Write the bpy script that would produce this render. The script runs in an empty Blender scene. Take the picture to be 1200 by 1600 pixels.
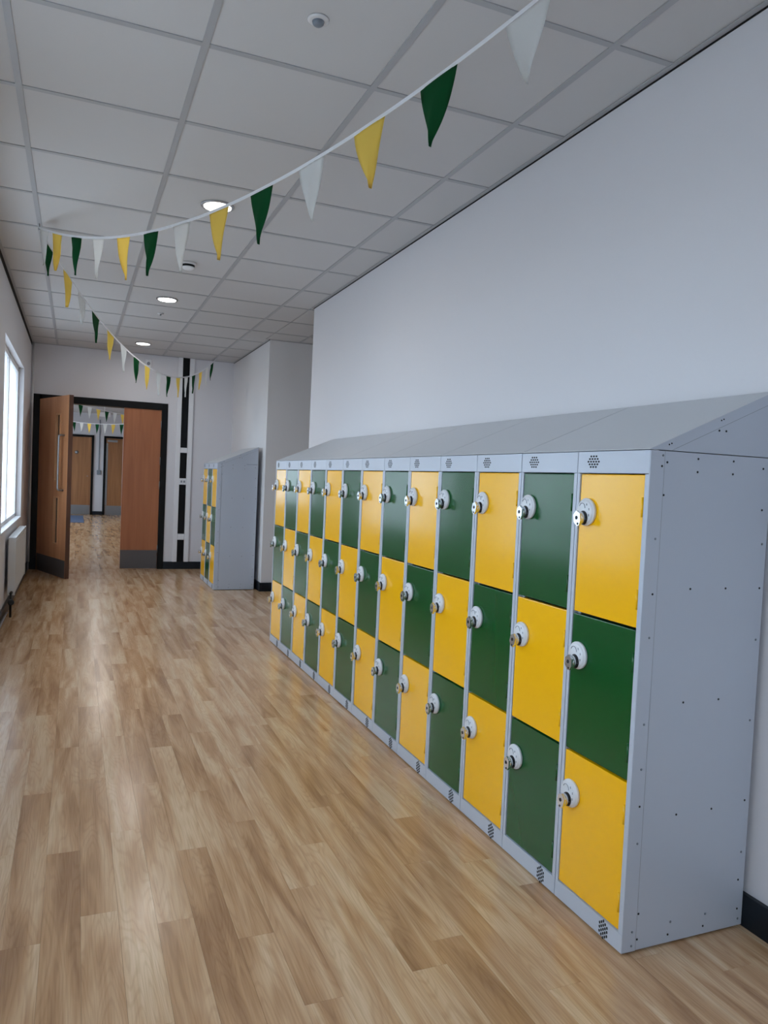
import bpy, bmesh, math, random
from mathutils import Vector, Matrix

# ------------------------------------------------------------------ camera
sc = bpy.context.scene
COL = sc.collection
F, YAW, PITCH, ROLL = 1168.79, 0.3923, -0.0411, 0.0454
CAMLOC = Vector((-1.3677, -1.5266, 1.2281))
fwd = Vector((math.sin(YAW) * math.cos(PITCH), math.cos(YAW) * math.cos(PITCH), math.sin(PITCH)))
rt0 = Vector((math.cos(YAW), -math.sin(YAW), 0)); up0 = rt0.cross(fwd)
rt = rt0 * math.cos(ROLL) + up0 * math.sin(ROLL)
up = -rt0 * math.sin(ROLL) + up0 * math.cos(ROLL)
cd = bpy.data.cameras.new('camera'); cam = bpy.data.objects.new('camera', cd); COL.objects.link(cam)
cd.sensor_fit = 'HORIZONTAL'; cd.sensor_width = 36.0; cd.lens = F * 36.0 / 1200.0
cd.clip_start = 0.02; cd.clip_end = 300
M3 = Matrix((rt, up, -fwd)).transposed()
cam.matrix_world = Matrix.Translation(CAMLOC) @ M3.to_4x4()
sc.camera = cam

# ------------------------------------------------------------------ light and exposure
SKY = 4.3
world = bpy.data.worlds.new('sky'); sc.world = world; world.use_nodes = True
wn = world.node_tree.nodes; bg = wn['Background']
bg.inputs[0].default_value = (0.78, 0.885, 1.0, 1); bg.inputs[1].default_value = SKY
sc.view_settings.view_transform = 'Standard'; sc.view_settings.look = 'None'
sc.view_settings.exposure = 0.46; sc.view_settings.gamma = 1; sc.view_settings.use_curve_mapping = False
try:
    sc.cycles.max_bounces = 12; sc.cycles.diffuse_bounces = 8; sc.cycles.sample_clamp_indirect = 6
except Exception:
    pass

# window openings in the left wall: (y0, y1)
XL, XR, YE, C = -1.88, 0.45, 8.19, 2.654
WZ0, WZ1 = 0.685, 2.21
WINS = [(4.78, 6.98), (2.15, 3.95), (-0.45, 1.35), (-3.1, -1.3)]
WALLT = 0.30
FAR = 19.6
FARWINS_ADDED = [(9.0, 12.0), (12.6, 15.4), (16.0, 18.8)]  # unseen lobby windows, added to bring in daylight
BACKY = -5.0

def portal(y0, y1, z0=WZ0, z1=WZ1, x=XL - 0.16, direction='x'):
    l = bpy.data.lights.new('window_portal', 'AREA'); l.shape = 'RECTANGLE'
    l.size = (z1 - z0); l.size_y = (y1 - y0)
    o = bpy.data.objects.new('window_portal', l); COL.objects.link(o)
    o.location = (x, (y0 + y1) / 2, (z0 + z1) / 2)
    o.rotation_euler = (0, -math.pi / 2, 0)
    l.cycles.is_portal = True
for a, b in WINS: portal(a, b)
for a, b in FARWINS_ADDED: portal(a, b, x=-3.02)
_l = bpy.data.lights.new('entrance_portal', 'AREA'); _l.shape = 'RECTANGLE'; _l.size = 0.98; _l.size_y = 2.0
_o = bpy.data.objects.new('entrance_portal', _l); COL.objects.link(_o); _o.location = (-0.72, BACKY - 0.25, 1.0)
_o.rotation_euler = (math.pi / 2, 0, 0); _l.cycles.is_portal = True

# ------------------------------------------------------------------ materials
def lin(c):
    r = []
    for v in c:
        v = v / 255.0
        r.append(v / 12.92 if v <= 0.04045 else ((v + 0.055) / 1.055) ** 2.4)
    return (r[0], r[1], r[2], 1)
def mat(name, rgb, rough=0.5, metal=0.0, spec=0.5, coat=0.0, bump=None, vary=0.0, emit=None):
    m = bpy.data.materials.new(name); m.use_nodes = True
    nt = m.node_tree; b = nt.nodes['Principled BSDF']
    b.inputs['Base Color'].default_value = lin(rgb)
    b.inputs['Roughness'].default_value = rough; b.inputs['Metallic'].default_value = metal
    b.inputs['Specular IOR Level'].default_value = spec
    b.inputs['Coat Weight'].default_value = coat; b.inputs['Coat Roughness'].default_value = 0.1
    if vary or bump:
        g = nt.nodes.new('ShaderNodeNewGeometry')
        n = nt.nodes.new('ShaderNodeTexNoise'); n.inputs['Scale'].default_value = bump[0] if bump else 3
        n.inputs['Detail'].default_value = 3
        nt.links.new(g.outputs['Position'], n.inputs['Vector'])
        if bump:
            bp = nt.nodes.new('ShaderNodeBump'); bp.inputs['Strength'].default_value = bump[1]
            bp.inputs['Distance'].default_value = bump[2]
            nt.links.new(n.outputs[0], bp.inputs['Height']); nt.links.new(bp.outputs[0], b.inputs['Normal'])
        if vary:
            n2 = nt.nodes.new('ShaderNodeTexNoise'); n2.inputs['Scale'].default_value = 1.7
            nt.links.new(g.outputs['Position'], n2.inputs['Vector'])
            mr = nt.nodes.new('ShaderNodeMapRange'); mr.inputs[3].default_value = 1 - vary; mr.inputs[4].default_value = 1 + vary
            nt.links.new(n2.outputs[0], mr.inputs[0])
            mx = nt.nodes.new('ShaderNodeVectorMath'); mx.operation = 'SCALE'
            mx.inputs[0].default_value = lin(rgb)[:3]
            nt.links.new(mr.outputs[0], mx.inputs['Scale']); nt.links.new(mx.outputs[0], b.inputs['Base Color'])
    if emit:
        b.inputs['Emission Color'].default_value = (*emit[0], 1); b.inputs['Emission Strength'].default_value = emit[1]
    return m

M = {}
M['wall'] = mat('wall_paint', (216, 215, 219), 0.55, bump=(90, 0.08, 0.001), vary=0.012)
M['pier'] = mat('wall_paint_pier', (222, 221, 222), 0.6, bump=(90, 0.08, 0.001))
M['tile'] = mat('ceiling_tile_white', (196, 195, 195), 0.8, bump=(220, 0.15, 0.001), vary=0.01)
M['bar'] = mat('grid_bar_white', (166, 167, 170), 0.45)
M['black'] = mat('black_trim', (6, 8, 11), 0.45, spec=0.22)
M['skirting'] = mat('skirting_black', (18, 26, 34), 0.35, spec=0.3)
M['gap'] = mat('shadow_gap', (8, 8, 10), 0.8)
M['grey'] = mat('locker_grey', (186, 194, 207), 0.32, bump=(260, 0.04, 0.0005))
M['roof'] = mat('sloping_top_grey', (200, 203, 207), 0.36, bump=(260, 0.04, 0.0005))
M['hole'] = mat('hole_dark', (14, 17, 22), 0.7)
M['rivet'] = mat('rivet_grey', (120, 128, 138), 0.4)
def paint(name, rgb):
    m = mat(name, rgb, 0.2, spec=0.4, coat=0.15)
    nt = m.node_tree; b = nt.nodes['Principled BSDF']
    g = nt.nodes.new('ShaderNodeNewGeometry'); n = nt.nodes.new('ShaderNodeTexNoise')
    n.inputs['Scale'].default_value = 3.2; n.inputs['Detail'].default_value = 1
    bp = nt.nodes.new('ShaderNodeBump'); bp.inputs['Strength'].default_value = 0.35; bp.inputs['Distance'].default_value = 0.006
    nt.links.new(g.outputs['Position'], n.inputs['Vector']); nt.links.new(n.outputs[0], bp.inputs['Height'])
    nt.links.new(bp.outputs[0], b.inputs['Normal']); nt.links.new(bp.outputs[0], b.inputs['Coat Normal'])
    return m
M['yellow'] = paint('door_yellow', (252, 190, 6))
M['green'] = paint('door_green', (6, 80, 34))
M['plate'] = mat('lock_plate_white', (216, 219, 224), 0.35)
M['platemark'] = mat('lock_plate_mark', (140, 145, 155), 0.5)
M['chrome'] = mat('chrome', (222, 226, 232), 0.25, metal=0.95)
M['steel'] = mat('brushed_steel', (150, 152, 155), 0.35, metal=0.8)
M['kick'] = mat('kick_plate_grey', (88, 85, 86), 0.4, metal=0.3)
M['white'] = mat('white_plastic', (228, 229, 232), 0.4)
M['offwhite'] = mat('white_gloss_paint', (214, 214, 216), 0.4)
M['lamp'] = mat('lamp_diffuser', (255, 255, 255), 0.5, emit=((1.0, 0.98, 0.95), 5.0))
M['rim'] = mat('lamp_rim', (168, 170, 175), 0.25, metal=0.5)
M['mat'] = mat('entrance_mat_blue', (88, 104, 134), 0.95, bump=(300, 0.5, 0.004))
M['grass'] = mat('pale_paving', (124, 126, 124), 0.9, vary=0.1)
M['rawfloor'] = mat('subfloor', (110, 92, 70), 0.8)
M['radiator'] = mat('radiator_white', (205, 205, 205), 0.4)
M['black2'] = mat('valve_black', (16, 16, 18), 0.5)

def fabric(name, rgb, trans=0.35):
    m = bpy.data.materials.new(name); m.use_nodes = True; nt = m.node_tree
    b = nt.nodes['Principled BSDF']; b.inputs['Base Color'].default_value = lin(rgb); b.inputs['Roughness'].default_value = 0.85
    b.inputs['Specular IOR Level'].default_value = 0.2
    t = nt.nodes.new('ShaderNodeBsdfTranslucent'); t.inputs[0].default_value = lin(rgb)
    mx = nt.nodes.new('ShaderNodeMixShader'); mx.inputs[0].default_value = trans
    out = nt.nodes['Material Output']
    tc = nt.nodes.new('ShaderNodeTexCoord'); w = nt.nodes.new('ShaderNodeTexNoise'); w.inputs['Scale'].default_value = 400
    bp = nt.nodes.new('ShaderNodeBump'); bp.inputs['Strength'].default_value = 0.2; bp.inputs['Distance'].default_value = 0.001
    nt.links.new(tc.outputs['Object'], w.inputs['Vector']); nt.links.new(w.outputs[0], bp.inputs['Height']); nt.links.new(bp.outputs[0], b.inputs['Normal'])
    nt.links.new(b.outputs[0], mx.inputs[1]); nt.links.new(t.outputs[0], mx.inputs[2]); nt.links.new(mx.outputs[0], out.inputs[0])
    return m
M['fyellow'] = fabric('pennant_yellow', (248, 224, 124)); M['fgreen'] = fabric('pennant_green', (26, 94, 54), 0.12)
M['fwhite'] = fabric('pennant_white', (236, 236, 234)); M['tape'] = fabric('bunting_tape_white', (238, 238, 240), 0.2)

def glass():
    """window panes with a pale privacy film: part of the light passes straight, part is scattered"""
    m = bpy.data.materials.new('window_glass_film'); m.use_nodes = True; nt = m.node_tree
    nt.nodes.remove(nt.nodes['Principled BSDF'])
    t = nt.nodes.new('ShaderNodeBsdfTransparent'); t.inputs[0].default_value = (0.93, 0.96, 0.98, 1)
    d = nt.nodes.new('ShaderNodeBsdfTranslucent'); d.inputs[0].default_value = (0.90, 0.94, 0.97, 1)
    g = nt.nodes.new('ShaderNodeBsdfGlossy'); g.inputs['Roughness'].default_value = 0.05
    m1 = nt.nodes.new('ShaderNodeMixShader'); m1.inputs[0].default_value = 0.33
    mx = nt.nodes.new('ShaderNodeMixShader'); mx.inputs[0].default_value = 0.05
    nt.links.new(t.outputs[0], m1.inputs[1]); nt.links.new(d.outputs[0], m1.inputs[2])
    nt.links.new(m1.outputs[0], mx.inputs[1]); nt.links.new(g.outputs[0], mx.inputs[2])
    nt.links.new(mx.outputs[0], nt.nodes['Material Output'].inputs[0]); return m
M['glass'] = glass()
M['dglass'] = mat('vision_glass', (70, 66, 62), 0.1)

def node(nt, t, **k):
    n = nt.nodes.new(t)
    for a, v in k.items(): setattr(n, a, v)
    return n
def plank_mat():
    m = bpy.data.materials.new('vinyl_oak_plank'); m.use_nodes = True; nt = m.node_tree; L = nt.links.new
    b = nt.nodes['Principled BSDF']
    g = node(nt, 'ShaderNodeNewGeometry'); oi = node(nt, 'ShaderNodeObjectInfo')
    ad = node(nt, 'ShaderNodeMath', operation='ADD'); L(g.outputs['Random Per Island'], ad.inputs[0]); L(oi.outputs['Random'], ad.inputs[1])
    fr = node(nt, 'ShaderNodeMath', operation='FRACT'); L(ad.outputs[0], fr.inputs[0])
    sep = node(nt, 'ShaderNodeSeparateXYZ'); L(g.outputs['Position'], sep.inputs[0])
    rz = node(nt, 'ShaderNodeMath', operation='MULTIPLY'); rz.inputs[1].default_value = 37.0; L(fr.outputs[0], rz.inputs[0])
    cb = node(nt, 'ShaderNodeCombineXYZ'); L(sep.outputs[0], cb.inputs[0]); L(sep.outputs[1], cb.inputs[1]); L(rz.outputs[0], cb.inputs[2])
    def scl(v):
        s = node(nt, 'ShaderNodeVectorMath', operation='MULTIPLY'); s.inputs[1].default_value = v; L(cb.outputs[0], s.inputs[0]); return s
    # broad tone bands along the plank
    n1 = node(nt, 'ShaderNodeTexNoise'); n1.inputs['Scale'].default_value = 1; n1.inputs['Detail'].default_value = 2
    n1.inputs['Distortion'].default_value = 0.6
    L(scl((16, 1.5, 1)).outputs[0], n1.inputs['Vector'])
    # cathedral rings
    n2 = node(nt, 'ShaderNodeTexNoise'); n2.inputs['Scale'].default_value = 1; n2.inputs['Detail'].default_value = 1.2
    L(scl((15, 1.5, 1.3)).outputs[0], n2.inputs['Vector'])
    mu = node(nt, 'ShaderNodeMath', operation='MULTIPLY'); mu.inputs[1].default_value = 120; L(n2.outputs[0], mu.inputs[0])
    sn = node(nt, 'ShaderNodeMath', operation='SINE'); L(mu.outputs[0], sn.inputs[0])
    mr = node(nt, 'ShaderNodeMapRange'); mr.inputs[1].default_value = 0.1; mr.inputs[2].default_value = 1.0; L(sn.outputs[0], mr.inputs[0])
    # fine streaks
    n3 = node(nt, 'ShaderNodeTexNoise'); n3.inputs['Scale'].default_value = 1; n3.inputs['Detail'].default_value = 4
    L(scl((230, 7, 1)).outputs[0], n3.inputs['Vector'])
    # tone value = .5*plank random + .5*bands
    a1 = node(nt, 'ShaderNodeMath', operation='MULTIPLY_ADD'); a1.inputs[1].default_value = 2.2; a1.inputs[2].default_value = -0.80
    L(n1.outputs[0], a1.inputs[0])
    fr2 = node(nt, 'ShaderNodeMath', operation='MULTIPLY_ADD'); fr2.inputs[1].default_value = 0.36
    L(fr.outputs[0], fr2.inputs[0]); L(a1.outputs[0], fr2.inputs[2])
    cr = node(nt, 'ShaderNodeValToRGB'); e = cr.color_ramp.elements
    e[0].position = 0.05; e[0].color = lin((224, 194, 158)); e[1].position = 0.95; e[1].color = lin((172, 132, 96))
    x = e.new(0.38); x.color = lin((212, 176, 138)); x = e.new(0.66); x.color = lin((196, 156, 116))
    L(fr2.outputs[0], cr.inputs[0])
    m1 = node(nt, 'ShaderNodeMix', data_type='RGBA', blend_type='MULTIPLY')
    q = node(nt, 'ShaderNodeMath', operation='MULTIPLY'); q.inputs[1].default_value = 0.14; L(mr.outputs[0], q.inputs[0])
    L(q.outputs[0], m1.inputs['Factor']); L(cr.outputs[0], m1.inputs['A']); m1.inputs['B'].default_value = lin((170, 135, 105))
    m2 = node(nt, 'ShaderNodeMix', data_type='RGBA', blend_type='MULTIPLY')
    mr3 = node(nt, 'ShaderNodeMapRange'); mr3.inputs[1].default_value = 0.4; mr3.inputs[2].default_value = 0.75; mr3.inputs[4].default_value = 0.30
    L(n3.outputs[0], mr3.inputs[0]); L(mr3.outputs[0], m2.inputs['Factor']); L(m1.outputs['Result'], m2.inputs['A']); m2.inputs['B'].default_value = lin((178, 150, 122))
    L(m2.outputs['Result'], b.inputs['Base Color'])
    b.inputs['Roughness'].default_value = 0.27; b.inputs['Specular IOR Level'].default_value = 0.5
    rr = node(nt, 'ShaderNodeMapRange'); rr.inputs[3].default_value = 0.15; rr.inputs[4].default_value = 0.27
    L(n3.outputs[0], rr.inputs[0]); L(rr.outputs[0], b.inputs['Roughness'])
    bp = node(nt, 'ShaderNodeBump'); bp.inputs['Strength'].default_value = 0.08; bp.inputs['Distance'].default_value = 0.001
    L(n3.outputs[0], bp.inputs['Height']); L(bp.outputs[0], b.inputs['Normal'])
    return m
M['plank'] = plank_mat()

def wood_mat(name, c1, c2):
    m = bpy.data.materials.new(name); m.use_nodes = True; nt = m.node_tree; L = nt.links.new
    b = nt.nodes['Principled BSDF']; tc = node(nt, 'ShaderNodeTexCoord')
    s = node(nt, 'ShaderNodeVectorMath', operation='MULTIPLY'); s.inputs[1].default_value = (14, 14, 0.9); L(tc.outputs['Object'], s.inputs[0])
    n = node(nt, 'ShaderNodeTexNoise'); n.inputs['Scale'].default_value = 1; n.inputs['Detail'].default_value = 4; n.inputs['Distortion'].default_value = 0.8
    L(s.outputs[0], n.inputs['Vector'])
    cr = node(nt, 'ShaderNodeValToRGB'); e = cr.color_ramp.elements; e[0].position = 0.3; e[0].color = lin(c1); e[1].position = 0.7; e[1].color = lin(c2)
    L(n.outputs[0], cr.inputs[0]); L(cr.outputs[0], b.inputs['Base Color']); b.inputs['Roughness'].default_value = 0.4
    return m
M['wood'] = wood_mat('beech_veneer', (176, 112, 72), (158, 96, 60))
M['wood_light'] = wood_mat('beech_bead', (208, 158, 114), (190, 138, 96))
M['wood_edge'] = wood_mat('door_edge_lipping', (96, 62, 46), (78, 50, 38))
M['wood_open_lit'] = wood_mat('beech_veneer_lit', (206, 148, 106), (188, 130, 88))  # same beech veneer, light on the open leaf put into the colour
M['wood_far'] = wood_mat('oak_veneer_far', (172, 120, 76), (146, 98, 60))

# ------------------------------------------------------------------ helpers
class MB:
    def __init__(s): s.bm = bmesh.new()
    def box(s, x0, y0, z0, x1, y1, z1, bev=0.0, mi=0):
        t = bmesh.new()
        vs = [t.verts.new((x, y, z)) for x in (x0, x1) for y in (y0, y1) for z in (z0, z1)]
        for f in ((0, 1, 3, 2), (4, 6, 7, 5), (0, 4, 5, 1), (2, 3, 7, 6), (0, 2, 6, 4), (1, 5, 7, 3)):
            t.faces.new([vs[i] for i in f])
        bmesh.ops.recalc_face_normals(t, faces=t.faces)
        if bev: bmesh.ops.bevel(t, geom=list(t.edges), offset=bev, segments=2, affect='EDGES', profile=0.6)
        s._merge(t, mi); return s
    def _merge(s, t, mi=0, mtx=None):
        if mtx is not None: bmesh.ops.transform(t, matrix=mtx, verts=t.verts)
        for f in t.faces: f.material_index = mi
        me = bpy.data.meshes.new('t'); t.to_mesh(me); t.free(); s.bm.from_mesh(me); bpy.data.meshes.remove(me)
    def prism(s, pts, axis, a0, a1, mi=0):
        """extrude a 2-D outline along axis (0 x, 1 y, 2 z)"""
        t = bmesh.new()
        def P(p, a):
            l = list(p); l.insert(axis, a); return l
        A = [t.verts.new(P(p, a0)) for p in pts]; B = [t.verts.new(P(p, a1)) for p in pts]
        t.faces.new(A); t.faces.new(B[::-1]); n = len(pts)
        for i in range(n): t.faces.new([A[i], B[i], B[(i + 1) % n], A[(i + 1) % n]])
        bmesh.ops.recalc_face_normals(t, faces=t.faces); s._merge(t, mi); return s
    def lathe(s, prof, axis, centre, seg=24, mi=0):
        """prof: list of (radius, distance along axis)"""
        t = bmesh.new(); rings = []
        ax = Vector(axis).normalized(); u = ax.orthogonal().normalized(); v = ax.cross(u); c = Vector(centre)
        for r, h in prof:
            rings.append([t.verts.new(c + ax * h + (u * math.cos(2 * math.pi * k / seg) + v * math.sin(2 * math.pi * k / seg)) * max(r, 1e-5)) for k in range(seg)])
        for a, b in zip(rings, rings[1:]):
            for k in range(seg): t.faces.new([a[k], a[(k + 1) % seg], b[(k + 1) % seg], b[k]])
        t.faces.new(rings[0][::-1]); t.faces.new(rings[-1])
        bmesh.ops.recalc_face_normals(t, faces=t.faces)
        for f in t.faces: f.smooth = len(f.verts) == 4
        s._merge2(t, mi); return s
    def _merge2(s, t, mi):
        s._merge(t, mi)
    def tube(s, pts, r, seg=10, mi=0):
        t = bmesh.new(); pts = [Vector(p) for p in pts]; rings = []
        for i, p in enumerate(pts):
            d = (pts[min(i + 1, len(pts) - 1)] - pts[max(i - 1, 0)]).normalized()
            u = d.orthogonal().normalized() if i == 0 else (u0 - d * u0.dot(d)).normalized()
            u0 = u; v = d.cross(u)
            rings.append([t.verts.new(p + (u * math.cos(2 * math.pi * k / seg) + v * math.sin(2 * math.pi * k / seg)) * r) for k in range(seg)])
        for a, b in zip(rings, rings[1:]):
            for k in range(seg): t.faces.new([a[k], a[(k + 1) % seg], b[(k + 1) % seg], b[k]])
        t.faces.new(rings[0][::-1]); t.faces.new(rings[-1]); bmesh.ops.recalc_face_normals(t, faces=t.faces)
        for f in t.faces: f.smooth = len(f.verts) == 4
        s._merge(t, mi); return s
    def mesh(s, name, mats):
        me = bpy.data.meshes.new(name); s.bm.to_mesh(me); s.bm.free()
        for m in (mats if isinstance(mats, (list, tuple)) else [mats]): me.materials.append(m)
        return me
    def build(s, name, mats, parent=None, loc=None):
        return inst(name, s.mesh(name, mats), parent, loc)
def inst(name, me, parent=None, loc=None):
    o = bpy.data.objects.new(name, me); COL.objects.link(o)
    if parent is not None: o.parent = parent
    if loc is not None: o.location = loc
    return o
def tag(o, label=None, cat=None, group=None, kind=None):
    if label: o['label'] = label
    if cat: o['category'] = cat
    if group: o['group'] = group
    if kind: o['kind'] = kind
    return o
def empty(name, loc=(0, 0, 0), rz=0):
    o = bpy.data.objects.new(name, None); o.empty_display_size = 0.1; COL.objects.link(o); o.location = loc; o.rotation_euler = (0, 0, rz); return o
def struct(o): o['kind'] = 'structure'; return o

# ------------------------------------------------------------------ walls
def wall_with_holes(name, x0, x1, ya, yb, za, zb, holes, m):
    b = MB(); y = ya
    for (h0, h1, z0, z1) in sorted(holes):
        if h0 > y: b.box(x0, y, za, x1, h0, zb)
        if z0 > za: b.box(x0, h0, za, x1, h1, z0)
        if z1 < zb: b.box(x0, h0, z1, x1, h1, zb)
        y = h1
    if yb > y: b.box(x0, y, za, x1, yb, zb)
    return struct(b.build(name, m))
TOP = 2.85
wall_with_holes('wall_left', XL - WALLT, XL, BACKY, YE, -0.1, TOP, [(a, b, WZ0, WZ1) for a, b in WINS], M['wall'])
struct(MB().box(XR, BACKY, -0.1, XR + 0.16, 4.60, TOP).build('wall_right', M['wall']))
PX, PY = 0.478, 6.27
ALX = 3.2
# pier and the wall behind the second bank of lockers
struct(MB().box(PX, PY, -0.1, ALX, YE + 0.2, TOP).build('wall_right_far', M['pier']))
struct(MB().box(ALX, 4.44, -0.1, ALX + 0.16, YE, TOP).build('wall_alcove_end', M['wall']))
struct(MB().box(XR + 0.16, 4.44, -0.1, ALX, 4.60, TOP).build('wall_alcove_side', M['wall']))
# end wall with the double door opening
DX0, DX1, DZ = -1.855, -0.325, 2.068
b = MB(); b.box(XL - WALLT, YE, -0.1, DX0, YE + 0.2, TOP); b.box(DX1, YE, -0.1, PX, YE + 0.2, TOP); b.box(DX0, YE, DZ, DX1, YE + 0.2, TOP)
struct(b.build('wall_end', M['wall']))
# back wall behind the camera: glazed entrance opening
b = MB(); b.box(XL - WALLT, BACKY - 0.2, -0.1, -1.21, BACKY, TOP); b.box(-0.23, BACKY - 0.2, -0.1, XR + 0.16, BACKY, TOP); b.box(-1.21, BACKY - 0.2, 2.0, -0.23, BACKY, TOP)
struct(b.build('wall_back', M['wall']))
w = struct(MB().box(-1.21, BACKY - 0.13, 0.0, -0.23, BACKY - 0.12, 2.0).build('window_5', M['glass']))
b = MB()
for x in (-1.21, -0.28): b.box(x, BACKY - 0.16, 0, x + 0.05, BACKY - 0.08, 2.0)
for z in (0.0, 1.0, 1.94): b.box(-1.21, BACKY - 0.16, z, -0.23, BACKY - 0.08, z + 0.06)
b.build('window_frame', M['black'], w)
# left wall windows
for i, (a, c2) in enumerate(WINS):
    g = struct(MB().box(XL - 0.075, a, WZ0, XL - 0.069, c2, WZ1).build('window_%d' % (i + 1), M['glass']))
    b = MB(); xf0, xf1 = XL - 0.10, XL - 0.05
    b.box(xf0, a, WZ0, xf1, a + 0.05, WZ1, 0.004); b.box(xf0, c2 - 0.05, WZ0, xf1, c2, WZ1, 0.004)
    b.box(xf0, a, WZ0, xf1, c2, WZ0 + 0.05, 0.004); b.box(xf0, a, WZ1 - 0.05, xf1, c2, WZ1, 0.004)
    mid = (a + c2) / 2; b.box(xf0, mid - 0.03, WZ0, xf1, mid + 0.03, WZ1, 0.004)
    b.build('window_frame', M['white'], g)
    MB().box(XL - 0.05, a, WZ0, XL + 0.006, c2, WZ0 + 0.018, 0.003).build('window_sill', M['white'], g)
# skirtings
SH = 0.093
struct(MB().box(XR - 0.018, BACKY, 0, XR, 4.60, SH, 0.003).build('baseboard_right', M['skirting']))
struct(MB().box(XL, BACKY, 0, XL + 0.018, YE, SH, 0.003).build('baseboard_left', M['skirting']))
b = MB(); b.box(PX - 0.018, PY - 0.018, 0, PX, YE, SH, 0.003); b.box(PX, PY - 0.018, 0, ALX, PY, SH, 0.003)
struct(b.build('baseboard_right_far', M['skirting']))
struct(MB().box(DX1, YE - 0.018, 0, PX - 0.018, YE, SH, 0.003).build('baseboard_end', M['skirting']))
struct(MB().box(XR + 0.0, 4.60, 0, ALX, 4.618, SH, 0.003).build('baseboard_alcove', M['skirting']))
# shadow gap strips between walls and ceiling
struct(MB().box(XL, BACKY, C - 0.028, XL + 0.004, YE, C + 0.02).build('trim_1', M['gap']))
struct(MB().box(XR - 0.004, BACKY, C - 0.006, XR, 4.604, C + 0.02).build('trim_2', M['gap']))
struct(MB().box(PX - 0.004, PY, C - 0.005, PX, YE, C + 0.02).build('trim_3', M['gap']))

# ------------------------------------------------------------------ ceiling
ceil = struct(MB().box(XL - WALLT, BACKY - 0.2, C + 0.10, ALX + 0.16, YE + 0.2, C + 0.2).build('ceiling', M['tile']))
XO, YO, P, BW = -1.605, 0.493, 0.6, 0.024
REC = 0.004
tb = MB().box(-0.5, -0.5, 0, 0.5, 0.5, 1).mesh('ceiling_tile', M['tile'])
xs = [XL + 0.012] + [XO + P * k for k in range(4)] + [XR - 0.014]
def tile(x0, x1, y0, y1):
    o = inst('ceiling_tile', tb, ceil, ((x0 + x1) / 2, (y0 + y1) / 2, C + REC)); o.scale = (x1 - x0, y1 - y0, 0.015)
kmin = -9
ys = [YO + P * k for k in range(kmin, 14) if BACKY < YO + P * k < YE - 0.03]
ysf = [BACKY] + ys + [YE]
stuff_tiles = MB()
h = BW / 2
for j in range(len(ysf) - 1):
    y0, y1 = ysf[j] + (h if j else 0), ysf[j + 1] - (h if j < len(ysf) - 2 else 0.01)
    for i in range(5):
        x0, x1 = xs[i] + h, xs[i + 1] - (h if i < 4 else 0.004)
        if i == 4 and y0 > PY: x1 = PX - 0.006
        if y1 < 0: stuff_tiles.box(x0, y0, C + REC, x1, y1, C + REC + 0.015)
        else: tile(x0, x1, y0, y1)
tile(XR - 0.018, PX - 0.006, PY + 0.002, 6.481)
# alcove tiles
axs = [XR - 0.014 + 0.004, 0.795, 1.395, 1.995, 2.595, ALX]
ays = [4.60] + [y for y in ys if 4.62 < y < 6.2] + [PY]
for j in range(len(ays) - 1):
    for i in range(len(axs) - 1):
        y0, y1 = ays[j] + h, ays[j + 1] - h; x0, x1 = axs[i] + (h if i else 0), axs[i + 1] - h
        if i < 2: tile(x0, x1, y0, y1)
        else: stuff_tiles.box(x0, y0, C + REC, x1, y1, C + REC + 0.015)
tag(stuff_tiles.build('ceiling_tile', M['tile'], ceil), kind='stuff')
for k in range(4):
    x = XO + P * k; MB().box(x - h, BACKY, C, x + h, YE, C + 0.03).build('grid_bar', M['bar'], ceil)
for y in ys:
    x1 = ALX if 4.62 < y < 6.2 else (PX - 0.004 if y > 6.2 else XR - 0.004)
    MB().box(XL + 0.01, y - h, C + 0.0005, x1, y + h, C + 0.03).build('cross_bar', M['bar'], ceil)
for k in (0.795, 1.395, 1.995, 2.595):
    MB().box(k - h, 4.6, C, k + h, PY, C + 0.03).build('grid_bar', M['bar'], ceil)
# perimeter angle
b = MB(); b.box(XL + 0.010, BACKY, C - 0.001, XL + 0.030, YE, C + 0.002); b.box(XR - 0.024, BACKY, C - 0.001, XR - 0.004, 4.60, C + 0.002)
b.box(PX - 0.022, PY, C - 0.001, PX - 0.004, YE, C + 0.002); b.box(XL, YE - 0.022, C - 0.001, PX, YE, C + 0.002); b.box(PX, PY - 0.022, C - 0.001, ALX, PY, C + 0.002)
b.build('wall_angle', M['bar'], ceil)

# ------------------------------------------------------------------ floor: every plank
floor = struct(MB().box(XL - WALLT, BACKY - 0.2, -0.12, ALX + 0.2, YE, -0.004).build('floor', M['rawfloor']))
PW, PLN, G = 0.0965, 0.967, 0.0005
random.seed(7)
known = {0: .527, 1: .036, 2: .62, 3: .133, 4: .522, 5: .909, 6: .387, 7: .09, 8: .577, 9: .827}
XS = -1.517
pm = MB().box(-0.5, -0.5, -1, 0.5, 0.5, 0).mesh('plank', M['plank'])
rows = []
k = -4
while XS + PW * k < XR:
    x0, x1 = max(XS + PW * k, XL), min(XS + PW * (k + 1), XR)
    if x1 - x0 > 0.01: rows.append((k, x0, x1))
    k += 1
far_pl = MB(); cnt = 0
def plank_cells(off, ya, yb):
    n = math.floor((ya - off) / PLN); y = off + n * PLN
    while y < yb:
        a, c2 = max(y, ya), min(y + PLN, yb)
        if c2 - a > 0.01: yield a, c2
        y += PLN
for k, x0, x1 in rows:
    off = known.get(k, random.random() * PLN)
    for a, c2 in plank_cells(off, -1.7, YE):
        o = inst('plank', pm, floor, ((x0 + x1) / 2, (a + c2) / 2, 0)); o.scale = (x1 - x0 - G, c2 - a - G, 0.004); cnt += 1
    for a, c2 in plank_cells(off, BACKY, -1.7): far_pl.box(x0 + G / 2, a + G / 2, -0.004, x1 - G / 2, c2 - G / 2, 0)
k = len(rows) - 4
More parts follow.
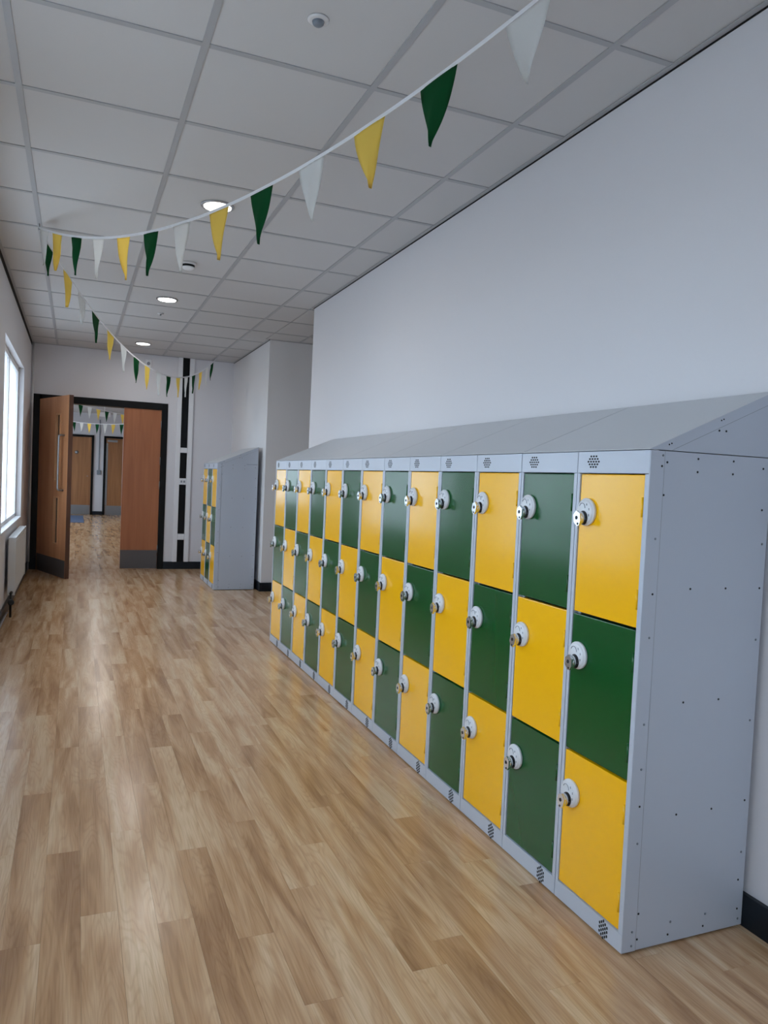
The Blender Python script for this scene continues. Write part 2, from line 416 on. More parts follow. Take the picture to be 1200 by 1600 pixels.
x = XR
while x < ALX:
    for a, c2 in plank_cells(random.random() * PLN, 4.6, PY if x > PX else YE): far_pl.box(x + G / 2, a + G / 2, -0.004, min(x + PW, ALX) - G / 2, c2 - G / 2, 0)
    x += PW
tag(far_pl.build('plank', M['plank'], floor), kind='stuff')
print('planks', cnt)

# ------------------------------------------------------------------ lobby beyond the doors
LX0, LX1 = -2.8, 1.6
fl2 = struct(MB().box(LX0 - 0.3, YE, -0.12, LX1 + 0.2, FAR + 0.2, -0.004).build('floor_lobby', M['rawfloor']))
b = MB(); x = LX0
while x < LX1:
    for a, c2 in plank_cells(random.random() * PLN, YE, FAR): b.box(x, a, -0.004, x + PW - G, c2 - G, 0)
    x += PW
tag(b.build('plank', M['plank'], fl2), kind='stuff')
struct(MB().box(LX0 - 0.3, YE + 0.2, C + 0.004, LX1 + 0.2, FAR + 0.2, C + 0.2).build('ceiling_lobby', M['tile']))
wall_with_holes('wall_lobby_left', LX0 - 0.3, LX0, YE + 0.2, FAR + 0.2, -0.1, TOP, [(a, c2, WZ0, WZ1) for a, c2 in FARWINS_ADDED], M['wall'])
for i, (a, c2) in enumerate(FARWINS_ADDED):  # panes of the added windows that light the lobby
    g = struct(MB().box(LX0 - 0.135, a, WZ0, LX0 - 0.129, c2, WZ1).build('window_%d' % (6 + i), M['glass']))
struct(MB().box(LX1, YE + 0.2, -0.1, LX1 + 0.2, FAR + 0.2, TOP).build('wall_lobby_right', M['wall']))
b = MB(); b.box(PX, YE, -0.1, LX1, YE + 0.2, TOP); b.box(LX0 - 0.3, YE + 0.001, -0.1, XL - WALLT, YE + 0.2, TOP)
struct(b.build('wall_lobby_near', M['wall']))
struct(MB().box(LX0, FAR, -0.1, LX1, FAR + 0.2, TOP).build('wall_lobby_end', M['wall']))
def far_door(n, x0, x1, closer):
    """black frame outer x0..x1 on the lobby's end wall, oak veneer leaf"""
    t = 0.055; b = MB(); y = FAR
    b.box(x0, y - 0.04, 0, x0 + t, y, 2.085); b.box(x1 - t, y - 0.04, 0, x1, y, 2.085); b.box(x0 + t, y - 0.04, 2.03, x1 - t, y, 2.085)
    d = struct(b.build('door_%d' % n, M['black']))
    l = MB().box(x0 + t + 0.003, y - 0.025, 0.008, x1 - t - 0.003, y - 0.001, 2.027, 0.002).build('door_leaf', M['wood_far'], d)
    MB().box(x0 + t + 0.01, y - 0.028, 0.01, x1 - t - 0.01, y - 0.025, 0.25).build('kick_plate', M['steel'], d)
    if closer:
        MB().box(x0 + t + 0.03, y - 0.08, 1.93, x0 + t + 0.28, y - 0.026, 1.99, 0.006).build('door_closer', M['steel'], d)
        MB().box(x0 + t + 0.004, y - 0.032, 0.26, x0 + t + 0.05, y - 0.025, 1.9).build('edge_plate', M['steel'], d)
    else:
        MB().lathe([(0.0, 0), (0.045, 0), (0.045, 0.006), (0, 0.006)], (0, -1, 0), (-1.36, y - 0.026, 1.62), 20).build('door_sign', M['steel'], d)
    MB().box(x1 - t - 0.10, y - 0.07, 1.0, x1 - t - 0.075, y - 0.026, 1.02, 0.003).build('door_handle', M['steel'], d)
far_door(3, -2.02, -0.945, False)
far_door(4, -0.70, 0.36, True)
struct(MB().box(-0.945, FAR - 0.018, 0, -0.70, FAR, SH).build('baseboard_lobby', M['skirting']))
m_ = MB().box(-2.1, 16.4, 0, -1.17, 18.9, 0.012, 0.003).build('entrance_mat', M['mat'])
tag(m_, 'flat grey-blue entrance mat on the wood floor of the far lobby', 'mat')
cp = empty('call_point', (-0.81, FAR, 1.12))
MB().box(-0.05, -0.04, -0.06, 0.05, 0, 0.06, 0.006).build('housing', M['rivet'], cp)
MB().box(-0.012, -0.018, 0.06, 0.012, 0, 1.38).build('conduit', M['rivet'], cp)
tag(cp, 'small grey switch box with a long vertical conduit between the two far lobby doors', 'switch')
em = empty('exit_light', (-0.79, 17.0, 2.42))
MB().box(-0.13, -0.03, 0, 0.13, 0.03, 0.10, 0.01).build('housing', M['white'], em)
MB().box(-0.01, -0.01, 0.10, 0.01, 0.01, 0.232).build('stem', M['white'], em)
tag(em, 'small white emergency light fitting hanging from the far lobby ceiling', 'light')

# ------------------------------------------------------------------ double doors
FY = YE - 0.012
b = MB()
b.box(DX0, FY, 0, DX0 + 0.098, YE + 0.16, DZ, 0.002); b.box(DX1 - 0.072, FY, 0, DX1, YE + 0.16, DZ, 0.002); b.box(DX0 + 0.07, FY, 1.985, DX1 - 0.072, YE + 0.16, DZ, 0.002)
d1 = struct(b.build('door_1', M['black']))
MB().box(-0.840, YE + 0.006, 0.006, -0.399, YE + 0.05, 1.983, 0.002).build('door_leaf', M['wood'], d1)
MB().box(-0.838, YE + 0.003, 0.008, -0.402, YE + 0.0055, 0.235).build('kick_plate', M['kick'], d1)
for z in (0.25, 1.05, 1.35, 1.80):
    MB().lathe([(0.007, -0.05), (0.007, 0.05)], (0, 0, 1), (-0.399, YE - 0.002, z), 10).build('hinge', M['steel'], d1)
# open leaf
ang = math.atan2(7.27 - 8.13, -1.45 + 1.775)
d2 = struct(MB().box(0, 0.0, 0.008, 0.915, 0.044, 2.005, 0.002).mesh('door_leaf', M['wood']) and bpy.data.objects.new('door_2', None)); COL.objects.link(d2)
d2.location = (-1.775, 8.13, 0); d2.rotation_euler = (0, 0, ang)
# local x runs along the leaf from hinge to free edge; local -y is the face towards the camera
def leaf_with_slots():
    b = MB(); S0, S1 = 0.55, 0.665; zs = [(0.375, 0.88), (1.07, 1.80)]
    b.box(0, 0, 0.008, S0, 0.044, 2.005); b.box(S1, 0, 0.008, 0.912, 0.044, 2.005)
    z = 0.008
    for a, c2 in zs: b.box(S0, 0, z, S1, 0.044, a); z = c2
    b.box(S0, 0, z, S1, 0.044, 2.005); return b
leaf_with_slots().build('door_leaf', M['wood_open_lit'], d2)
MB().box(0.912, -0.0005, 0.008, 0.918, 0.0445, 2.005).build('edge_lipping', M['wood_edge'], d2)
MB().box(0.02, -0.003, 0.01, 0.905, -0.0005, 0.205).build('kick_plate', M['kick'], d2)
for z0, z1 in ((0.375, 0.88), (1.07, 1.80)):
    b = MB(); t = 0.016
    b.box(0.55 - t, -0.008, z0 - t, 0.55 + 0.002, 0.001, z1 + t, 0.002); b.box(0.665 - 0.002, -0.008, z0 - t, 0.665 + t, 0.001, z1 + t, 0.002)
    b.box(0.55, -0.008, z0 - t, 0.665, 0.001, z0 + 0.002, 0.002); b.box(0.55, -0.008, z1 - 0.002, 0.665, 0.001, z1 + t, 0.002)
    b.build('glazing_bead', M['wood_light'], d2)
    MB().box(0.55, 0.018, z0, 0.665, 0.024, z1).build('glass_pane', M['dglass'], d2)
b = MB(); b.tube([(0.80, 0, 1.57), (0.80, -0.045, 1.57), (0.80, -0.058, 1.56), (0.80, -0.060, 1.54), (0.80, -0.060, 1.0), (0.80, -0.058, 0.98), (0.80, -0.045, 0.97), (0.80, 0, 0.97)], 0.011, 12)
b.build('pull_handle', M['steel'], d2)
for z in (0.25, 1.05, 1.80):
    MB().lathe([(0.008, -0.05), (0.008, 0.05)], (0, 0, 1), (-0.008, 0.02, z), 10).build('hinge', M['steel'], d2)

# ------------------------------------------------------------------ end wall fittings
tr = empty('dado_trunking', (-0.118, YE, 0))
b = MB(); b.box(-0.100, -0.028, SH, -0.045, 0, C, 0.003); b.box(0.040, -0.028, SH, 0.098, 0, C, 0.003); b.box(-0.045, -0.010, SH, 0.040, 0, C)
b.build('casing', M['white'], tr)
for z0, z1 in ((SH, 0.37), (0.45, 1.068), (1.15, 1.47), (1.535, C)):
    MB().box(-0.043, -0.022, z0, 0.038, -0.010, z1, 0.002).build('black_cover', M['black'], tr)
for z0, z1 in ((0.373, 0.447), (1.472, 1.532)): MB().box(-0.044, -0.030, z0, 0.039, -0.010, z1, 0.003).build('blank_plate', M['white'], tr)
so = MB().box(-0.044, -0.030, 1.071, 0.039, -0.010, 1.147, 0.003).build('socket_plate', M['white'], tr)
b = MB()
for dx in (-0.018, 0.016): b.box(dx - 0.010, -0.0315, 1.095, dx + 0.010, -0.030, 1.122)
b.build('socket_face', M['platemark'], so)
tag(tr, 'full-height white cable trunking with black covers right of the double doors', 'trunking')
pi = MB().tube([(XL + 0.022, YE - 0.03, SH), (XL + 0.022, YE - 0.03, C)], 0.012, 12).build('conduit_pipe', M['offwhite'])
tag(pi, 'thin white vertical pipe in the corner left of the black door frame', 'pipe')
s = empty('motion_sensor', (-0.577, YE, 2.55))
MB().box(-0.035, -0.03, -0.05, 0.035, 0, 0.04, 0.008).build('housing', M['white'], s)
MB().lathe([(0.02, 0), (0.02, 0.006), (0.012, 0.014), (0, 0.017)], (0, -1, 0), (0, -0.03, -0.01), 14).build('lens', M['platemark'], s)
tag(s, 'small white sensor high on the end wall above the double doors', 'sensor')

# ------------------------------------------------------------------ ceiling fittings
cx = -0.705
def downlight(y, label):
    o = empty('downlight', (cx, y, C))
    MB().lathe([(0.072, -0.001), (0.074, -0.006), (0.086, -0.004), (0.088, 0.0), (0.088, 0.002), (0.070, 0.002)], (0, 0, 1), (0, 0, 0), 40).build('rim', M['rim'], o)
    MB().lathe([(0.0, -0.0085), (0.071, -0.0075), (0.0715, -0.001)], (0, 0, 1), (0, 0, 0), 40).build('diffuser', M['lamp'], o)
    l = bpy.data.lights.new('downlight_lamp', 'AREA'); l.shape = 'DISK'; l.size = 0.15; l.energy = 2.6; l.color = (1.0, 0.97, 0.93)
    lo = bpy.data.objects.new('downlight_lamp', l); COL.objects.link(lo); lo.location = (0, 0, -0.012); lo.parent = o
    tag(o, label, 'light', 'round recessed ceiling lights')
downlight(YO + 3.5 * P, 'round recessed downlight, nearest one, half hidden by a yellow pennant')
downlight(YO + 7.5 * P, 'round recessed downlight, middle one of the three')
downlight(YO + 11.5 * P, 'round recessed downlight, farthest one, close to the end wall')
o = empty('motion_detector', (cx, YO + 0.5 * P, C + 0.003))
MB().lathe([(0.034, 0), (0.034, -0.002), (0.026, -0.006), (0.020, -0.006)], (0, 0, 1), (0, 0, 0), 32).build('base_ring', M['offwhite'], o)
MB().lathe([(0.019, -0.006), (0.017, -0.014), (0.011, -0.019), (0, -0.021)], (0, 0, 1), (0, 0, 0), 32).build('dome', M['rivet'], o)
tag(o, 'small round ceiling sensor with a grey dome, nearest the camera', 'sensor')
o = empty('smoke_detector', (cx + 0.01, YO + 5.5 * P, C + 0.003))
MB().lathe([(0.052, 0), (0.052, -0.012), (0.046, -0.016)], (0, 0, 1), (0, 0, 0), 32).build('base', M['offwhite'], o)
MB().lathe([(0.043, -0.012), (0.043, -0.030)], (0, 0, 1), (0, 0, 0), 32).build('sensing_slot', M['black'], o)
b = MB().lathe([(0.042, -0.028), (0.042, -0.036), (0.028, -0.046), (0, -0.048)], (0, 0, 1), (0, 0, 0), 32)
for k in range(6):
    a = k * math.pi / 3 + 0.5; b.tube([(0.039 * math.cos(a), 0.039 * math.sin(a), -0.014), (0.039 * math.cos(a), 0.039 * math.sin(a), -0.032)], 0.004, 6)
b.build('cap', M['white'], o)
tag(o, 'round white smoke detector with dark slots below the near bunting', 'smoke detector')
o = empty('ceiling_sounder', (cx + 0.01, 5.61, C + 0.003))
MB().lathe([(0.026, 0), (0.026, -0.008), (0.016, -0.012), (0, -0.013)], (0, 0, 1), (0, 0, 0), 24).build('base', M['offwhite'], o)
MB().box(-0.006, -0.02, -0.02, 0.006, 0.02, -0.012, 0.001).build('slot', M['rivet'], o)
tag(o, 'tiny white ceiling fitting beyond the middle downlight', 'sensor')

for yy in (11.4, 15.6):  # downlights added to brighten the lobby
    o = empty('downlight', (-0.9, yy, C + 0.004))
    MB().lathe([(0.086, -0.004), (0.088, 0.0), (0.088, 0.002), (0.070, 0.002)], (0, 0, 1), (0, 0, 0), 24).build('rim', M['rim'], o)
    MB().lathe([(0.0, -0.006), (0.071, -0.005), (0.0715, -0.001)], (0, 0, 1), (0, 0, 0), 24).build('diffuser', M['lamp'], o)
    l = bpy.data.lights.new('downlight_lamp', 'AREA'); l.shape = 'DISK'; l.size = 0.13; l.energy = 5; l.color = (1.0, 0.97, 0.93)
    lo = bpy.data.objects.new('downlight_lamp', l); COL.objects.link(lo); lo.location = (0, 0, -0.012); lo.parent = o
    tag(o, 'added round fill downlight in the lobby ceiling beyond the double doors, %s' % ('nearer' if yy < 12 else 'farther'), 'light', 'added lobby fill lights')

# ------------------------------------------------------------------ radiator
ra = empty('radiator', (XL, 5.2, 0.165)); RL, RH = 1.32, 0.465
b = MB(); b.box(0.058, 0, 0, 0.072, RL, RH, 0.003)
n = 28
for k in range(n):
    y = 0.03 + k * (RL - 0.06) / n; b.box(0.071, y, 0.02, 0.079, y + 0.026, RH - 0.02, 0.003)
b.build('front_panel', M['radiator'], ra)
MB().box(0.026, 0, 0, 0.036, RL, RH, 0.003).build('rear_panel', M['radiator'], ra)
for y in (0, RL - 0.004): MB().box(0.024, y - 0.002, 0, 0.080, y + 0.004, RH + 0.002, 0.002).build('side_cover', M['radiator'], ra)
b = MB(); b.box(0.024, 0, RH, 0.030, RL, RH + 0.006); b.box(0.072, 0, RH, 0.080, RL, RH + 0.006); b.box(0.050, 0, RH, 0.054, RL, RH + 0.006)
for k in range(44): y = k * RL / 44; b.box(0.028, y, RH, 0.076, y + 0.018, RH + 0.005)
b.build('top_grille', M['radiator'], ra)
for y in (0.2, RL - 0.2): MB().box(0.002, y - 0.02, 0.1, 0.026, y + 0.02, RH - 0.06).build('wall_bracket', M['radiator'], ra)
v = empty('radiator_valve', (XL + 0.055, 5.12, 0.0))
MB().lathe([(0.020, 0), (0.024, 0.01), (0.024, 0.055), (0.018, 0.065)], (0.15, -1, 0.1), (0, -0.01, 0.125), 18).build('valve_head', M['black2'], v)
b = MB(); b.tube([(0, 0.0, 0.0), (0, 0.0, 0.20)], 0.009, 10); b.tube([(0, 0.0, 0.19), (0, 0.10, 0.19)], 0.011, 10); b.lathe([(0.016, 0), (0.016, 0.04)], (0, 0, 1), (0, 0, 0.10), 8)
b.build('valve_body', M['black2'], v)
tag(ra, 'white ribbed panel radiator on the left wall below the far window', 'radiator')
tag(v, 'black radiator valve with pipe at the near end of the white radiator', 'valve')
pp = MB().tube([(XL + 0.032, BACKY + 0.3, 0.05), (XL + 0.032, 5.02, 0.05), (XL + 0.036, 5.06, 0.05)], 0.0085, 10).build('heating_pipe', M['steel'])
tag(pp, 'thin grey heating pipe running along the black skirting of the left wall', 'pipe')

# ------------------------------------------------------------------ lockers
LW, LD, LH = 0.30, 0.43, 1.34
GAPW = 0.0012
DOORZ = [(0.873, 1.2755), (0.465, 0.8665), (0.060, 0.4585)]      # top, middle, bottom
DY0, DY1 = 0.0185, 0.2845                                          # door extent from the unit's near side
Z0 = 0.006
def carcass():
    """local: x 0 front .. LD back, y 0 near .. LW far"""
    a, w = GAPW, LW - GAPW; b = MB()
    b.box(0.001, a, Z0, LD, a + 0.003, LH); b.box(0.001, w - 0.003, Z0, LD, w, LH)          # sides
    b.box(LD - 0.002, a + 0.003, Z0, LD, w - 0.003, LH)                                     # back
    b.box(0.02, a + 0.003, LH - 0.004, LD - 0.002, w - 0.003, LH)                           # top
    for z in (0.055, 0.459, 0.867): b.box(0.05, a + 0.003, z - 0.001, LD - 0.002, w - 0.003, z + 0.003)   # shelves
    b.box(0, a, 0.0565, 0.020, DY0 - 0.0025, 1.2775, 0.0008)                                # near stile
    b.box(0, DY1 + 0.0022, 0.0565, 0.020, w, 1.2775, 0.0008)                                # far stile
    b.box(0.020, DY0 - 0.006, 0.0565, 0.024, DY0 + 0.010, 1.2775); b.box(0.020, DY1 - 0.010, 0.0565, 0.024, DY1 + 0.006, 1.2775)
    return b.mesh('body', M['grey'])
me_body = carcass()
me_fascia = MB().box(-0.0008, GAPW, 1.2785, 0.020, LW - GAPW, LH, 0.0012).mesh('fascia', M['grey'])
me_plinth = MB().box(-0.0004, GAPW, Z0, 0.020, LW - GAPW, 0.0562, 0.0012).mesh('plinth', M['grey'])
me_foot = MB().box(0.015, 0.01, 0, LD - 0.01, LW - 0.01, Z0).mesh('foot_frame', M['hole'])
def vent(yc, zc, rot):
    b = MB(); sp = 0.0115; rws = [3, 4, 5, 4, 3]
    for r, n in enumerate(rws):
        for i in range(n):
            u = (i - (n - 1) / 2) * sp; v = (r - 2) * 0.0076
            if rot: u, v = v, u
            ry, rz_ = (0.0031, 0.0043) if rot else (0.0043, 0.0029)
            b.prism([(yc + u + ry * math.cos(t * math.pi / 4), zc + v + rz_ * math.sin(t * math.pi / 4)) for t in range(8)], 0, -0.0012, 0.0)
    return b.mesh('vent_holes', M['hole'])
me_vt = vent(0.228, 1.311, False); me_vb = vent(0.074, 0.030, True)
def door_mesh(z0, z1, m):
    b = MB(); b.box(0.0022, DY0, z0, 0.018, DY1, z1, 0.0024); return b.mesh('door', m)
me_door = {(i, c): door_mesh(*DOORZ[i], M[c]) for i in range(3) for c in ('yellow', 'green')}
me_hinge = {c: MB().lathe([(0.0033, -0.026), (0.0033, 0.026)], (0, 0, 1), (0.0005, DY0 + 0.0015, 0), 10).mesh('hinge', M[c]) for c in ('yellow', 'green')}
def plate_mesh():
    b = MB()
    b.lathe([(0.0385, 0), (0.040, 0.003), (0.040, 0.008), (0.0385, 0.0095), (0.036, 0.010), (0.035, 0.0125), (0.032, 0.0145), (0, 0.0150)], (-1, 0, 0), (0, 0, 0), 48)
    return b
def plate_marks():
    b = MB()
    for a0, a1 in ((40, 120),):
        b.tube([(-0.0152, 0.008 + 0.013 * math.cos(math.radians(t)), 0.012 + 0.013 * math.sin(math.radians(t))) for t in range(20, 200, 15)], 0.0011, 6)
    for t in (60, 20, -20, -50):
        r = 0.025; y, z = -r * math.cos(math.radians(t)), r * math.sin(math.radians(t))
        b.tube([(-0.0150, y, z - 0.003), (-0.0150, y + 0.001, z + 0.003)], 0.0013, 6)
    return b
me_plate = plate_mesh().mesh('lock_plate', M['plate']); me_mark = plate_marks().mesh('plate_marks', M['platemark'])
def lock_mesh():
    b = MB()
    b.lathe([(0.0165, 0), (0.0165, 0.0025)], (-1, 0, 0), (-0.0145, 0, 0), 24, 1)
    b.lathe([(0.0140, 0), (0.0140, 0.016), (0.0130, 0.018), (0.0105, 0.018)], (-1, 0, 0), (-0.016, 0, 0), 24, 0)
    # turn piece: hexagonal face with a hasp loop
    pts = [(0.0, 0.0165), (0.013, 0.008), (0.013, -0.009), (0.003, -0.019), (-0.006, -0.019), (-0.013, -0.009), (-0.013, 0.008)]
    b.prism([(p[0], p[1]) for p in pts], 0, -0.040, -0.032, 0)
    b.lathe([(0.0045, 0), (0.0045, 0.0012)], (-1, 0, 0), (-0.0398, 0.001, 0.0), 12, 1)
    b.lathe([(0.0028, 0), (0.0028, 0.001)], (-1, 0, 0), (-0.0398, -0.002, -0.0145), 10, 1)
    return b.mesh('cam_lock', [M['chrome'], M['black2']])
me_lock = lock_mesh()
LOCK_Z = [1.166, 0.748, 0.340]
COLS = {0: ('yellow', 'green', 'yellow'), 1: ('green', 'yellow', 'green')}
def make_locker(x, y, pat, label, group, tilt_seed):
    r = empty('locker', (x, y, 0)); rnd = random.Random(tilt_seed)
    inst('body', me_body, r); inst('fascia', me_fascia, r); inst('plinth', me_plinth, r); inst('foot_frame', me_foot, r)
    tag(inst('vent_holes', me_vt, r), kind='stuff'); tag(inst('vent_holes', me_vb, r), kind='stuff')
    for i, c in enumerate(COLS[pat]):
        d = inst('door', me_door[(i, c)], r); d['label'] = c + ' door'
        d.location = (0, 0, 0)
        # each pressed door hangs a hair off square, hinged on its near edge
        piv = Vector((0.010, DY0, 0)); a = rnd.uniform(-0.0055, 0.0040)
        R_ = Matrix.Rotation(a, 4, 'Z'); d.matrix_local = Matrix.Translation(piv) @ R_ @ Matrix.Translation(-piv)
        inst('lock_plate', me_plate, d, (0.0025, 0.2465, LOCK_Z[i])); inst('plate_marks', me_mark, d, (0.0025, 0.2465, LOCK_Z[i]))
        lk = inst('cam_lock', me_lock, d, (0.0025, 0.2500 - 0.003, LOCK_Z[i] - 0.017)); lk.rotation_euler = (rnd.choice((0, 0, 0.25, -0.2)), 0, 0); lk.scale = (0.95, 1.15, 1.25)
        for dz in (DOORZ[i][1] - 0.085, DOORZ[i][0] + 0.075): inst('hinge', me_hinge[c], d, (0, 0, dz))
    tag(r, label, 'locker', group); return r
def side_details(r, ridge=True):
    """the exposed near side of the end unit: folded flange, rivets and screw holes"""
    MB().box(0.0, GAPW - 0.0022, Z0, 0.046, GAPW, LH, 0.0008).build('side_flange', M['grey'], r)
    MB().box(0.046, GAPW - 0.0008, Z0, 0.0480, GAPW + 0.001, LH).build('side_seam', M['rivet'], r)
    b = MB()
    def hole(x, z, off=0.0003, rad=0.0030): b.lathe([(rad, 0), (rad, 0.0006 + off)], (0, -1, 0), (x, GAPW, z), 10)
    for x in (0.162, 0.288):
        for z in (1.325, 1.290, 0.977, 0.669, 0.361): hole(x, z)
        hole(x - 0.004, 0.028)
    for x, z in ((0.057, 1.311), (0.051, 1.225), (0.415, 0.976), (0.405, 1.195), (0.412, 0.37), (0.407, 0.14), (0.410, 0.055), (0.052, 0.105), (0.052, 0.035), (0.40, 1.31)): hole(x, z)
    for x, z in ((0.038, 1.300), (0.032, 0.965), (0.032, 0.40)): hole(x, z, 0.0024)
    tag(b.build('screw_hole', M['hole'], r), kind='stuff')
    b = MB()
    for x, z in ((0.040, 1.328), (0.030, 1.11), (0.030, 0.85), (0.030, 0.62), (0.030, 0.50), (0.032, 0.30), (0.032, 0.06), (0.032, 0.022)):
        b.lathe([(0.0035, 0), (0.003, 0.0036), (0, 0.0042)], (0, -1, 0), (x, GAPW, z), 10)
    for x, z in ((0.414, 0.83), (0.414, 1.10), (0.412, 0.60), (0.412, 0.22), (0.415, 0.025), (0.165, 0.062), (0.290, 0.062)):
        b.lathe([(0.0035, 0), (0.003, 0.0014), (0, 0.002)], (0, -1, 0), (x, GAPW, z), 10)
    tag(b.build('rivet', M['rivet'], r), kind='stuff')
def sloping_top(x, y, w, label, group, near_end=False):
    r = empty('sloping_top', (x, y, LH)); a, e = 0.0024, w - 0.0024; rise = 0.185
    z0 = 0.0035
    b = MB()
    b.prism([(-0.001, z0), (LD, z0 + rise), (LD, z0 + rise - 0.003), (0.004, z0), ], 1, a, e)          # sloping sheet
    b.prism([(-0.001, 0.0035), (0.004, 0.0035), (0.03, 0.0012), (0.03, 0.0), (-0.001, 0.0022)], 1, a, e)
    b.box(LD - 0.002, a, 0, LD, e, rise + z0 - 0.002)
    b.build('roof_sheet', M['roof'], r)
    for yy, nm in ((a, 1), (e - 0.002, 0)):
        MB().prism([(0.004, 0.0024), (LD - 0.003, 0.0024), (LD - 0.003, rise + z0 - 0.004)], 1, yy + (0.0004 if nm and near_end else (0.014 if nm else -0.014)), yy + (0.0016 if nm and near_end else (0.0152 if nm else -0.0128))).build('side_cheek', M['grey'], r)
    if near_end:
        MB().prism([(0.0, 0.0030), (LD, rise + z0 - 0.0005), (LD, rise + z0 - 0.030), (0.070, 0.0030)], 1, a - 0.0014, a + 0.0004).build('folded_flange', M['grey'], r)
        MB().prism([(0.070, 0.0030), (LD, rise + z0 - 0.030), (LD, rise + z0 - 0.0315), (0.0735, 0.0030)], 1, a - 0.0002, a + 0.0010).build('fold_seam', M['rivet'], r)
        b = MB()
        for xx, zz in ((0.231, 0.065), (0.256, 0.065)): b.lathe([(0.003, 0), (0.003, 0.001)], (0, -1, 0), (xx, a + 0.0004, zz), 10)
        for xx in (0.060, 0.068, 0.235, 0.243): b.lathe([(0.0022, 0), (0.0022, 0.0022)], (0, -1, 0), (xx, a, 0.0035 + xx * rise / LD - 0.012), 8)
        tag(b.build('screw_hole', M['hole'], r), kind='stuff')
    tag(r, label, 'locker top', group); return r

ordn = ['nearest the camera', 'second from the near end', 'third from the near end', 'fourth from the near end', 'fifth from the near end', 'sixth from the near end',
        'middle one, seventh from the near end', 'sixth from the far end', 'fifth from the far end', 'fourth from the far end', 'third from the far end', 'second from the far end', 'at the far end']
for i in range(13):
    pat = i % 2
    cols = 'yellow-green-yellow doors' if pat == 0 else 'green-yellow-green doors'
    r = make_locker(0, i * LW, pat, 'grey locker, %s, %s of long row' % (cols, ordn[i]), 'lockers in the long row', 100 + i)
    if i == 0: side_details(r)
to = ['nearest the camera', 'second from the near end', 'third from the near end', 'fourth, in the middle', 'third from the far end', 'second from the far end', 'narrow one at the far end']
for i in range(7):
    w = 2 * LW if i < 6 else LW
    sloping_top(0, i * 2 * LW, w, 'pale grey sloping metal top of the long locker row, %s' % to[i], 'sloping tops of the long locker row', i == 0)
Y2 = 6.385
for i, t in enumerate(('nearest one with the exposed grey side', 'middle one', 'last one by the end wall')):
    cols = 'yellow-green-yellow' if i % 2 == 0 else 'green-yellow-green'
    r = make_locker(0, Y2 + i * LW, i % 2, '%s locker of short far bank, %s' % (cols, t), 'lockers in the short far bank', 300 + i)
    if i == 0: side_details(r)
sloping_top(0, Y2, 2 * LW, 'grey sloping top on the short far locker bank, nearer piece with triangular end', 'sloping tops of the short far bank', True)
sloping_top(0, Y2 + 2 * LW, LW, 'grey sloping top on the short far locker bank, farther narrow piece', 'sloping tops of the short far bank')

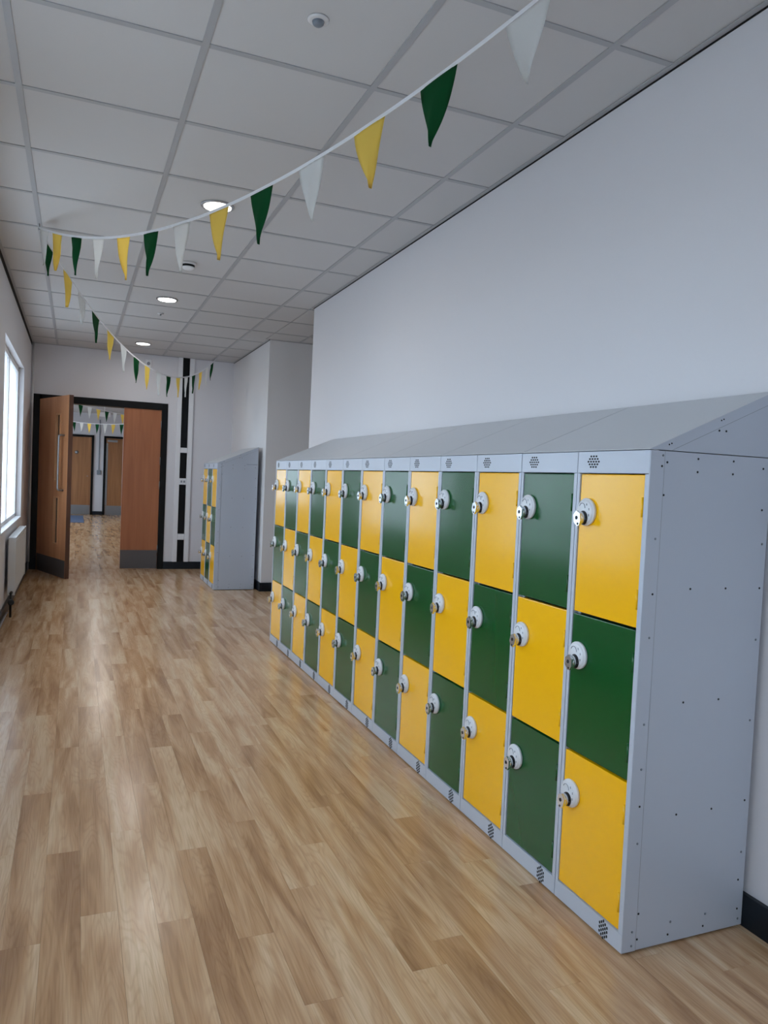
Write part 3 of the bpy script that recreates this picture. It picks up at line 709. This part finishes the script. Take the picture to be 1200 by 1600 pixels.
# ------------------------------------------------------------------ bunting
def bunting(p0, p1, sag, pitch, first, colours, label, seed, fw=0.145, fl=0.205, top_skip=0.02, amp=1.0, n_max=99, starts=None):
    rnd = random.Random(seed); p0, p1 = Vector(p0), Vector(p1)
    def cur(t):
        p = p0.lerp(p1, t); p.z -= 4 * sag * t * (1 - t); return p
    N = 240; pts = [cur(i / N) for i in range(N + 1)]; s = [0]
    for a, b in zip(pts, pts[1:]): s.append(s[-1] + (b - a).length)
    def at(d):
        d = max(0, min(d, s[-1] - 1e-6)); lo = 0
        while s[lo + 1] < d: lo += 1
        f = (d - s[lo]) / (s[lo + 1] - s[lo]); return pts[lo].lerp(pts[lo + 1], f)
    r = empty('bunting', p0)
    side = (p1 - p0).normalized().cross(Vector((0, 0, 1))).normalized()
    # folded tape as a thin band
    bm = bmesh.new(); rows_ = []
    for i in range(0, N + 1, 3):
        p = pts[i] - p0; ln = side * 0.0011
        rows_.append([bm.verts.new(p + ln + Vector((0, 0, 0.006))), bm.verts.new(p + ln - Vector((0, 0, 0.006))), bm.verts.new(p - ln - Vector((0, 0, 0.006))), bm.verts.new(p - ln + Vector((0, 0, 0.006)))])
    for a, b in zip(rows_, rows_[1:]):
        for k in range(4): bm.faces.new([a[k], a[(k + 1) % 4], b[(k + 1) % 4], b[k]])
    bm.faces.new(rows_[0]); bm.faces.new(rows_[-1][::-1]); bmesh.ops.recalc_face_normals(bm, faces=bm.faces)
    me = bpy.data.meshes.new('tape'); bm.to_mesh(me); bm.free(); me.materials.append(M['tape']); inst('tape', me, r)
    ax = MB(); ax.tube([(0, 0, -0.004), (0, 0, 0.024)], 0.0022, 8); ax.tube([(0.004, 0, 0.0), (-0.006, 0.003, -0.006), (0.005, 0.006, 0.002)], 0.0018, 6); ax.build('ceiling_hook', M['steel'], r)
    d = first; i = 0
    if starts: n_max = len(starts)
    while (starts or d + fw < s[-1] - top_skip) and i < n_max:
        if starts: d = s[int(starts[i] * N)] + (starts[i] * N % 1) * (s[int(starts[i] * N) + 1] - s[int(starts[i] * N)])
        c = colours[i % len(colours)]
        nu, nv = 8, 14; bm = bmesh.new(); grid = []
        cu = rnd.uniform(-1, 1) * 0.020 * amp; tip = rnd.uniform(-1, 1) * 0.012 * amp; sw = rnd.uniform(-0.010, 0.016) * amp; ph = rnd.uniform(0, 6.28)
        L_ = fl * rnd.uniform(0.97, 1.03)
        for v in range(nv + 1):
            fv = v / nv; row = []
            for u in range(nu + 1):
                fu = u / nu - 0.5
                wv = 1 - fv ** (1.22 + 0.25 * abs(cu) / 0.02); off = sw * fv
                base = at(d + fw * (0.5 + fu * wv)) if fv < 0.001 else None
                e0, e1 = at(d), at(d + fw); mid = (e0 + e1) / 2; dr = (e1 - e0)
                # near the tape the flag follows it; its width runs along the tape, its length hangs down
                p = mid + dr * (fu * wv) * (1 if fv < 0.5 else 1) - Vector((0, 0, 1)) * (L_ * fv)
                if base is not None: p = base
                tilt = (e1.z - e0.z) * fu * wv
                p = p - Vector((0, 0, tilt * 0.35 * fv))
                p += dr.normalized() * off * fv
                p += side * (cu * math.sin(math.pi * (fu + 0.5)) * math.sin(fv * 2.6 + 0.2) + tip * fv * fv + 0.006 * amp * math.sin(ph + 7 * fu + 5 * fv) * fv)
                if v == 0: p += Vector((0, 0, -0.005))
                row.append(bm.verts.new(p - p0))
            grid.append(row)
        for v in range(nv):
            for u in range(nu):
                f = bm.faces.new([grid[v][u], grid[v][u + 1], grid[v + 1][u + 1], grid[v + 1][u]]); f.smooth = True
        bmesh.ops.solidify(bm, geom=list(bm.faces), thickness=0.0006)
        me = bpy.data.meshes.new('pennant'); bm.to_mesh(me); bm.free(); me.materials.append(M['f' + c])
        o = inst('pennant', me, r); o['label'] = {'white': 'white', 'yellow': 'yellow', 'green': 'dark green'}[c] + ' triangular pennant'
        d += pitch * rnd.uniform(0.985, 1.015); i += 1
    tag(r, label, 'bunting'); return r
HZ = 2.63
bunting((XO, 3.42, HZ), (-0.119, -0.284, HZ), 0.339, 0.2915, 0.03, ('white', 'yellow', 'green'), 'near bunting of large pennants slung from the ceiling hook towards the camera', 3, starts=[.004, .053, .122, .192, .265, .336, .406, .481, .555, .629, .702, .775, .852])
bunting((XO, 3.445, HZ), (0.185, 7.80, HZ), 0.50, 0.315, 0.10, ('green', 'yellow', 'white'), 'far bunting of small pennants running away to the ceiling above the short locker bank', 8, starts=[max(0.004, t - 0.0135) for t in (.024, .086, .136, .188, .251, .312, .378, .440, .512, .577, .648, .711, .775, .838, .90, .952)])
for A, B, sg, t, sd in (((LX0 + 0.004, 10.8, HZ), (LX1 - 0.004, 17.9, HZ), 0.30, 'upper one running away to the right', 21), ((LX0 + 0.004, 18.4, HZ), (LX1 - 0.004, 10.6, HZ), 0.50, 'lower one coming nearer to the right', 23)):
    bunting(A, B, sg, 0.30, 0.05, ('green', 'white', 'yellow'), 'bunting across the lobby beyond the open door, %s' % t, sd, amp=0.6)

# ------------------------------------------------------------------ ground outside
struct(MB().box(-60, -40, -0.45, -3.2, 60, -0.40).build('ground', M['grass']))
struct(MB().box(-3.2, -40, -0.45, 6, BACKY - 0.25, -0.40).build('ground_back', M['grass']))
